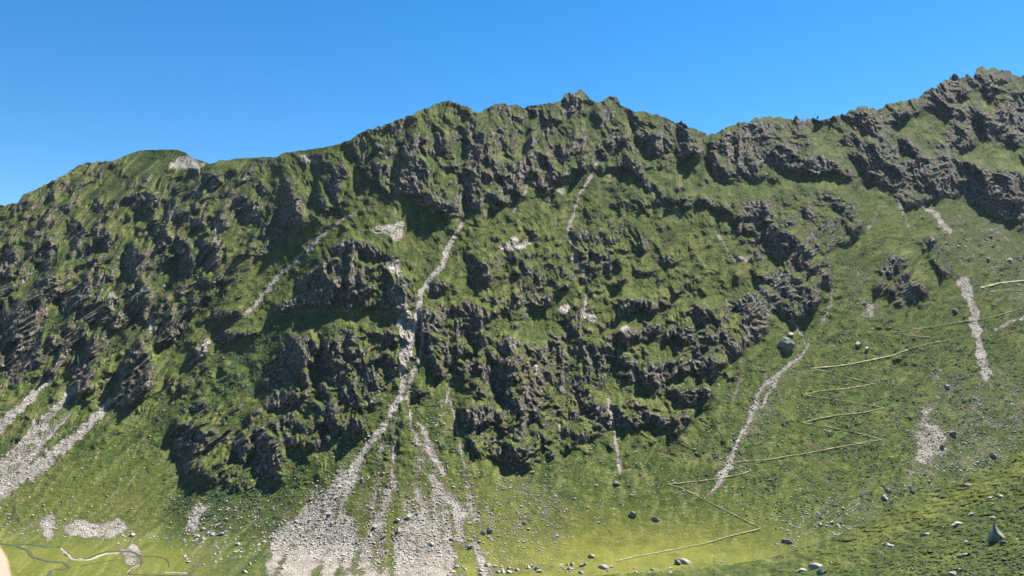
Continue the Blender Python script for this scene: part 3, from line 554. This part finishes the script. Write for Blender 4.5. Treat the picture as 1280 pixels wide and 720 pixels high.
put(1002,712,12,6,'g','flat speckled rock left of the long pale ledge rock')
put(1200,713,9,8,'w','pale block at the bottom edge below the pointed boulder')
put(1192,717,9,7,'g','low rock cut by the bottom edge beside a taller pale block')
put(1108,680,9,5,'w','white rounded stone at the head of a thin pale ledge')
put(1116,682,16,3,'g','thin pale ledge running right from a white rounded stone')
put(1157,668,16,5,'g','broad low rock in the middle of the near hillside')
put(1196,654,14,7,'g','grey outcrop block left above the pointed boulder')
put(1214,642,7,4,'w','small pale stone on the near hillside crest above the grey outcrop block')
put(1238,622,9,5,'g','twin of low grey stones, left one, on the near hillside')
put(1250,620,8,7,'g','rounded grey stone at the right of a low twin on the near hillside')
put(1207,693,22,4,'g','long slanting pale slab below the middle of the near hillside')
put(1262,670,5,4,'w','tiny white stone just right of the pointed grey boulder')
put(1212,606,18,4,'d','dark elongated ledge near the top of the near hillside')
put(1105,621,9,6,'w','white block on the dark gully edge right of the valley')
put(1138,608,7,6,'w','round white stone up the gully from the white block')
put(1141,614,7,4,'d','dark stone tucked under the round white stone')
put(1110,612,8,6,'d','dark stone behind the white block at the gully')
put(982,427,22,17,'d','big dark round crag block beside the right hand gully')
put(987,417,11,4,'w','pale slab capping the big dark round crag block')
put(856,701,17,8,'g','big pale boulder on the meadow edge at the valley bottom')
put(848,702,9,9,'d','dark block leaning on the left of the big pale meadow boulder')
put(792,641,9,8,'d','dark split boulder alone on the yellow meadow')
put(820,648,9,5,'d','low dark boulder right of the split one on the yellow meadow')
put(739,695,8,5,'g','grey stone alone above the boulder row on the yellow meadow')
put(755,708,14,7,'g','largest flat block at the right end of the boulder row')
put(984,676,13,6,'d','flat dark rock where the gully meets the yellow meadow')
put(770,603,10,5,'w','pale stone below the thin white gully')
put(655,652,6,5,'d','small dark stone on the left part of the valley slope')
put(1242,661-14,6,4,'g','small grey stone above the pointed boulder')
put(480,669,6,5,'w','white block in the middle of the scree fan'); put(498,662,7,6,'w','upper white block between the two scree tongues'); put(510,645,8,7,'w','roundish white block on top of the right scree tongue')
put(612,661,8,7,'d','dark block at the right edge of the scree fan'); put(604,664,7,6,'d','dark block just left of the fan edge block'); put(587,682,8,5,'d','dark low stone inside the right side of the scree fan')
put(1073,429,9,8,'w','square white stone on the slope above the zigzag path'); put(1084,435,6,6,'w','white stone just right of the square white one'); put(1080,378,6,6,'w','white stone on the slope under the triangular crag'); put(1262,324,6,5,'w','round white stone high on the far right slope')
put(1194,387,7,6,'d','dark stone left of the grey scree strip'); put(1183,482,7,6,'d','dark stone right of the small scree patch'); put(1134,393,5,4,'d','tiny dark stone in the grass under the triangular crag'); put(1190,541,9,8,'d','dark block right of the large pale scree patch'); put(1178,557,8,7,'d','dark block at the foot of the large pale scree patch'); put(1241,590-22,8,6,'g','grey stone on the dark slope behind the near hillside'); put(1022,147,3,4,'d','tiny stone pillar on the skyline of the saddle', sink=.0)
put(165,668,8,5,'w','white stone beside the white scree apron by the meadow')
def scatter(n, region, smin, smax, kinds, label, group, nearok=True):
    xs = [p[0] for p in region]; ys = [p[1] for p in region]; c = 0; t_ = 0
    while c < n and t_ < n*140:
        t_ += 1; x = rnd.uniform(min(xs), max(xs)); y = rnd.uniform(min(ys), max(ys)); ins = False
        for i in range(len(region)):
            ax, ay = region[i]; bx, by = region[(i+1) % len(region)]
            if (ay > y) != (by > y) and x < (bx-ax)*(y-ay)/(by-ay)+ax: ins = not ins
        if not ins: continue
        s = smin+(smax-smin)*rnd.random()**2.2; put(x, y, s*rnd.uniform(.9, 1.5), s*rnd.uniform(.6, 1), rnd.choice(kinds), label, group); c += 1
scatter(26, [(570,704),(640,706),(640,717),(560,719)], 2.5, 7, 'ggw', 'grey boulder in the left part of the row along the valley bottom', 'boulders in the left part of the valley bottom row')
scatter(26, [(640,706),(735,704),(745,716),(640,717)], 2.5, 7.5, 'ggw', 'grey boulder in the middle of the row along the valley bottom', 'boulders in the middle of the valley bottom row')
scatter(16, [(760,708),(845,709),(845,716),(760,717)], 2.5, 5.5, 'ggw', 'small grey boulder at the right end of the row along the valley bottom', 'boulders at the right end of the valley bottom row')
scatter(8, [(868,702),(905,700),(905,706),(868,707)], 2, 4.5, 'ww', 'small pale boulder trailing off right of the big pale meadow boulder', 'small boulders right of the big pale meadow boulder')
scatter(28, [(210,700),(240,655),(280,650),(280,714),(220,705)], 2, 5.5, 'wwg', 'pale stone strewn over the dark green apron beside the meadow', 'stones on the apron beside the meadow')
scatter(24, [(282,650),(320,640),(340,700),(320,718),(282,714)], 2, 5, 'wwg', 'pale stone strewn over the dark apron just left of the scree fan', 'stones on the apron left of the scree fan')
scatter(22, [(330,700),(400,640),(480,640),(480,716),(330,716)], 2.5, 6, 'wwg', 'pale block lying on the left half of the scree fan', 'blocks on the left half of the scree fan')
scatter(22, [(482,640),(540,640),(610,690),(600,716),(482,716)], 2.5, 6.5, 'wwg', 'pale block lying on the right half of the scree fan', 'blocks on the right half of the scree fan')
scatter(24, [(960,690),(985,650),(1050,620),(1075,650),(1030,670)], 2, 4.5, 'wwg', 'pale stone strewn where the dark gully opens onto the yellow meadow', 'stones at the mouth of the dark gully')
scatter(24, [(1080,640),(1100,615),(1200,575),(1270,560),(1260,572),(1110,630)], 2, 5, 'wwg', 'pale stone strewn along the dark slope just behind the near hillside crest', 'stones behind the near hillside crest')
o_sc = 'pale stone strewn on the grass under the far right cliffs'
scatter(26, [(1150,270),(1200,262),(1290,330),(1290,345),(1200,340)], 2, 4, 'ww', o_sc, 'stones under the far right cliffs')
scatter(16, [(1050,330),(1090,370),(1100,440),(1050,450),(1040,400)], 2, 4.5, 'ww', 'pale stone on the grass left of the triangular crag', 'stones left of the triangular crag')
scatter(18, [(990,712),(1060,680),(1130,655),(1130,714)], 2, 4.5, 'ggw', 'small stone half sunk in the left part of the near green hillside', 'small stones on the left part of the near hillside')
scatter(18, [(1135,655),(1275,600),(1275,714),(1135,714)], 2, 5, 'ggwd', 'small stone half sunk in the right part of the near green hillside', 'small stones on the right part of the near hillside')

def ico(sub):
    bm = bmesh.new(); bmesh.ops.create_icosphere(bm, subdivisions=sub, radius=1); V = np.array([v.co[:] for v in bm.verts]); Fc = np.array([[v.index for v in f.verts] for f in bm.faces]); bm.free(); return V, Fc
IV, IF = ico(1)
rs = np.random.RandomState(3)
def stuff_cloud(name, pxs, pys, sizes, material, squash=.7, jag=.3, near=False, lift=.15, smooth=False):
    c = (near_surf if near else surf)(pxs, pys); n = len(pxs)
    j = 1+jag*(rs.rand(n, len(IV), 1)-.5)*2; V = IV[None]*j*np.array([1, 1, squash])*sizes[:, None, None]*(0.7+.6*rs.rand(n, 1, 3))
    V = V + c[:, None]+np.array([0, 0, 1])*sizes[:, None, None]*lift
    Fc = IF[None]+(np.arange(n)*len(IV))[:, None, None]
    return kind(tri_mesh(name, V.reshape(-1, 3), Fc.reshape(-1, 3), material, smooth), 'stuff')
def draw(density, n):
    x = rs.uniform(X0+5, X1-5, n*14); y = rs.uniform(110, 735, n*14); d = samp(density, x, y)*(y > np.interp(x, skx, sky_y)+4)
    vis = ~((x > 640) & (y > np.interp(x, ncols, htop)+6))
    k = (rs.rand(n*14) < d) & vis; return x[k][:n], y[k][:n]
sx, sy = draw(np.clip(blur(scree, 4)*.6+sparse*.55*sstep(-.3, .6, fbm(gx/13, gy/9, 3, 160))+.05*sstep(.02, .1, tt)*(1-rk), 0, 1)*sstep(foot[None]+3, foot[None]-8, gy)*(1-cliffs), 16000)
o = stuff_cloud('scattered_stones', sx, sy, np.minimum(.35+1.0*rs.rand(len(sx))**3.5+.5*rs.rand(len(sx)), 2.2), M_white); o['label'] = 'countless pale stones strewn over the scree and meadow slopes'
hx, hy = draw(np.clip(shrub*.9+.16*gen*sstep(.1, -.5, tone), 0, 1)*(1-.8*scree)*(1-cliffs*.5), 24000)
o = stuff_cloud('low_shrubs', hx, hy, .45+1.2*rs.rand(len(hx))**2, M_shrub, .75, .35, lift=.1); o['label'] = 'dark low shrubs dotted over the slopes'
nx = rs.uniform(660, 1430, 26000); nyy = rs.uniform(560, 775, 26000); k = (nyy > np.interp(nx, ncols, htop)+2) & (rs.rand(26000) < .25+.75*np.clip(fbm(nx/40, nyy/20, 3, 101)+.3, 0, 1)); nx, nyy = nx[k], nyy[k]
o = stuff_cloud('heather_clumps', nx, nyy, .16+.42*rs.rand(len(nx))**2, M_shrub, .7, .35, True, .1); o['label'] = 'low dark green clumps covering the near hillside'

# ------------------------------------------------------------------ conifers on the left ribs
def pine_mesh(seed):
    r = random.Random(seed); V = []; Fc = []
    def ring(z, rad, n=7): 
        s = len(V); a0 = r.random()*6
        for i in range(n): a = a0+i*2*math.pi/n; q = rad*r.uniform(.65, 1.25); V.append((q*math.cos(a), q*math.sin(a), z+r.uniform(-.03, .03))); 
        return s
    for k in range(5):                      # drooping tiers, each a ragged skirt
        zb = .12+k*.165; rb = .24*(1-k*.175); s = ring(zb, rb); V.append((r.uniform(-.015, .015), r.uniform(-.015, .015), zb+.30 if k < 4 else 1.0)); t_ = len(V)-1
        for i in range(7): Fc.append((s+i, s+(i+1) % 7, t_))
    s = len(V)
    for z, q in ((-.1, .035), (.3, .025)):
        for i in range(4): V.append((q*math.cos(i*1.57), q*math.sin(i*1.57), z))
    for i in range(4): Fc.append((s+i, s+(i+1) % 4, s+4+i)); Fc.append((s+(i+1) % 4, s+4+(i+1) % 4, s+4+i))
    o = tri_mesh('pine_tree', V, Fc, M_pine); me = o.data; bpy.data.objects.remove(o); return me
PM = [pine_mesh(i) for i in range(5)]
pd = np.zeros((H, W), np.float32)
for i, p in enumerate(CL[:26]): poly(pd, p, 1)
poly(pd, [(0,300),(90,260),(140,300),(120,380),(60,470),(0,480)], .5, 2); poly(pd, [(130,430),(200,420),(190,500),(140,515)], .8, 2); poly(pd, [(340,395),(350,370),(470,340),(500,350),(470,385)], .55, 2); poly(pd, [(60,470),(140,360),(250,300),(300,300),(250,420),(120,490)], .3, 2)
x, y = [], []
for _ in range(4):
    a_, b_ = draw(blur(pd, 2), 300); x += list(a_); y += list(b_)
x = np.array(x[:290]); y = np.array(y[:290])
for i in range(len(x)):
    g = surf(x[i:i+1], y[i:i+1])[0]; o = bpy.data.objects.new('pine_tree', PM[i % 5]); C.objects.link(o)
    h = rnd.uniform(7, 13); o.location = g; o.scale = (h*.95, h*.95, h); o.rotation_euler = (0, 0, rnd.uniform(0, 6))
    zone = ('on the dark rib at the far left edge' if x[i] < 80 and y[i] > 340 else 'on the upper crags at the far left' if y[i] <= 340 else 'on the ribs above the scree stripes at left' if x[i] < 200 else 'on the crags left of the long white scree chute')
    tag(o, 'small dark conifer '+zone, 'pine tree', 'conifers '+zone)

# ------------------------------------------------------------------ the hand whose fingertip strays before the lens
m, t, bs = mat('skin'); bb = NB(t); tc = bb.n('ShaderNodeTexCoord').outputs['Object']
t.links.new(bb.mix(bb.mapr(bb.noise(120, 4, .6, tc), .35, .65), (.30, .185, .14), (.36, .23, .18)), bs.inputs['Base Color'])
bs.inputs['Roughness'].default_value = .5; bs.inputs['Subsurface Weight'].default_value = .4; bs.inputs['Subsurface Scale'].default_value = .006; bs.inputs['Subsurface Radius'].default_value = (1, .4, .25)
HV = [((-.135,.020,-.095),.020),((-.175,.005,-.140),.024),((-.235,-.02,-.20),.028),      # palm, wrist, forearm
 ((-.112,.036,-.066),.0105),((-.090,.050,-.046),.0092),((-.064,.054,-.032),.0096),((-.0381,.050,-.0192),.0096),
 ((-.108,.040,-.082),.0105),((-.086,.058,-.070),.0092),((-.066,.056,-.062),.0086),((-.054,.044,-.058),.0076),
 ((-.110,.038,-.100),.0100),((-.090,.054,-.093),.0088),((-.072,.050,-.087),.0082),((-.063,.038,-.083),.0072),
 ((-.116,.032,-.118),.0092),((-.100,.044,-.114),.0078),((-.087,.040,-.110),.0072),((-.080,.030,-.106),.0064),
 ((-.150,-.008,-.085),.0125),((-.132,-.026,-.064),.0105),((-.112,-.038,-.050),.0092)]
HE = [(0,1),(1,2),(0,3),(3,4),(4,5),(5,6),(0,7),(7,8),(8,9),(9,10),(0,11),(11,12),(12,13),(13,14),(0,15),(15,16),(16,17),(17,18),(0,19),(19,20),(20,21)]
me = bpy.data.meshes.new('hand'); me.from_pydata([v for v, r in HV], HE, []); me.materials.append(m)
hand = bpy.data.objects.new('hand', me); C.objects.link(hand)
skm = hand.modifiers.new('skin', 'SKIN'); skm.use_smooth_shade = True
hb_ = bmesh.new(); hb_.from_mesh(me); sl_ = hb_.verts.layers.skin.verify(); hb_.verts.ensure_lookup_table()
for v_, (c_, r_) in zip(hb_.verts, HV): v_[sl_].radius = (r_*1.12, r_*1.12); v_[sl_].use_root = v_.index == 0
hb_.to_mesh(me); hb_.free()
hand.modifiers.new('round', 'SUBSURF').render_levels = 2
hand.modifiers['round'].levels = 2
pass
hand.matrix_world = Matrix.Translation((0, 0, CH)) @ Matrix.Rotation(PITCH, 4, 'X')
tag(hand, 'out of focus pale fingertip straying in at the bottom left corner of the view', 'hand')

# ------------------------------------------------------------------ the air between
HZ = 0.9e-5
hb = bmesh.new(); bmesh.ops.create_cube(hb, size=1)
for v in hb.verts: v.co = Vector((v.co.x*22000, v.co.y*22000, -60+(v.co.z+.5)*1500))
hm = bpy.data.meshes.new('haze'); hb.to_mesh(hm); hb.free()
hmat = bpy.data.materials.new('air'); hmat.use_nodes = True; ht = hmat.node_tree; ht.nodes.clear()
ho = ht.nodes.new('ShaderNodeOutputMaterial'); hv = ht.nodes.new('ShaderNodeVolumePrincipled'); ht.links.new(hv.outputs[0], ho.inputs['Volume'])
hv.inputs['Color'].default_value = (.62, .78, 1, 1); hv.inputs['Density'].default_value = HZ; hm.materials.append(hmat)
haze = bpy.data.objects.new('haze', hm); C.objects.link(haze); haze['kind'] = 'stuff'; haze['label'] = 'thin blue air between the viewpoint and the mountain'
print('counts', len(C.objects), len(sx), len(hx), len(nx))
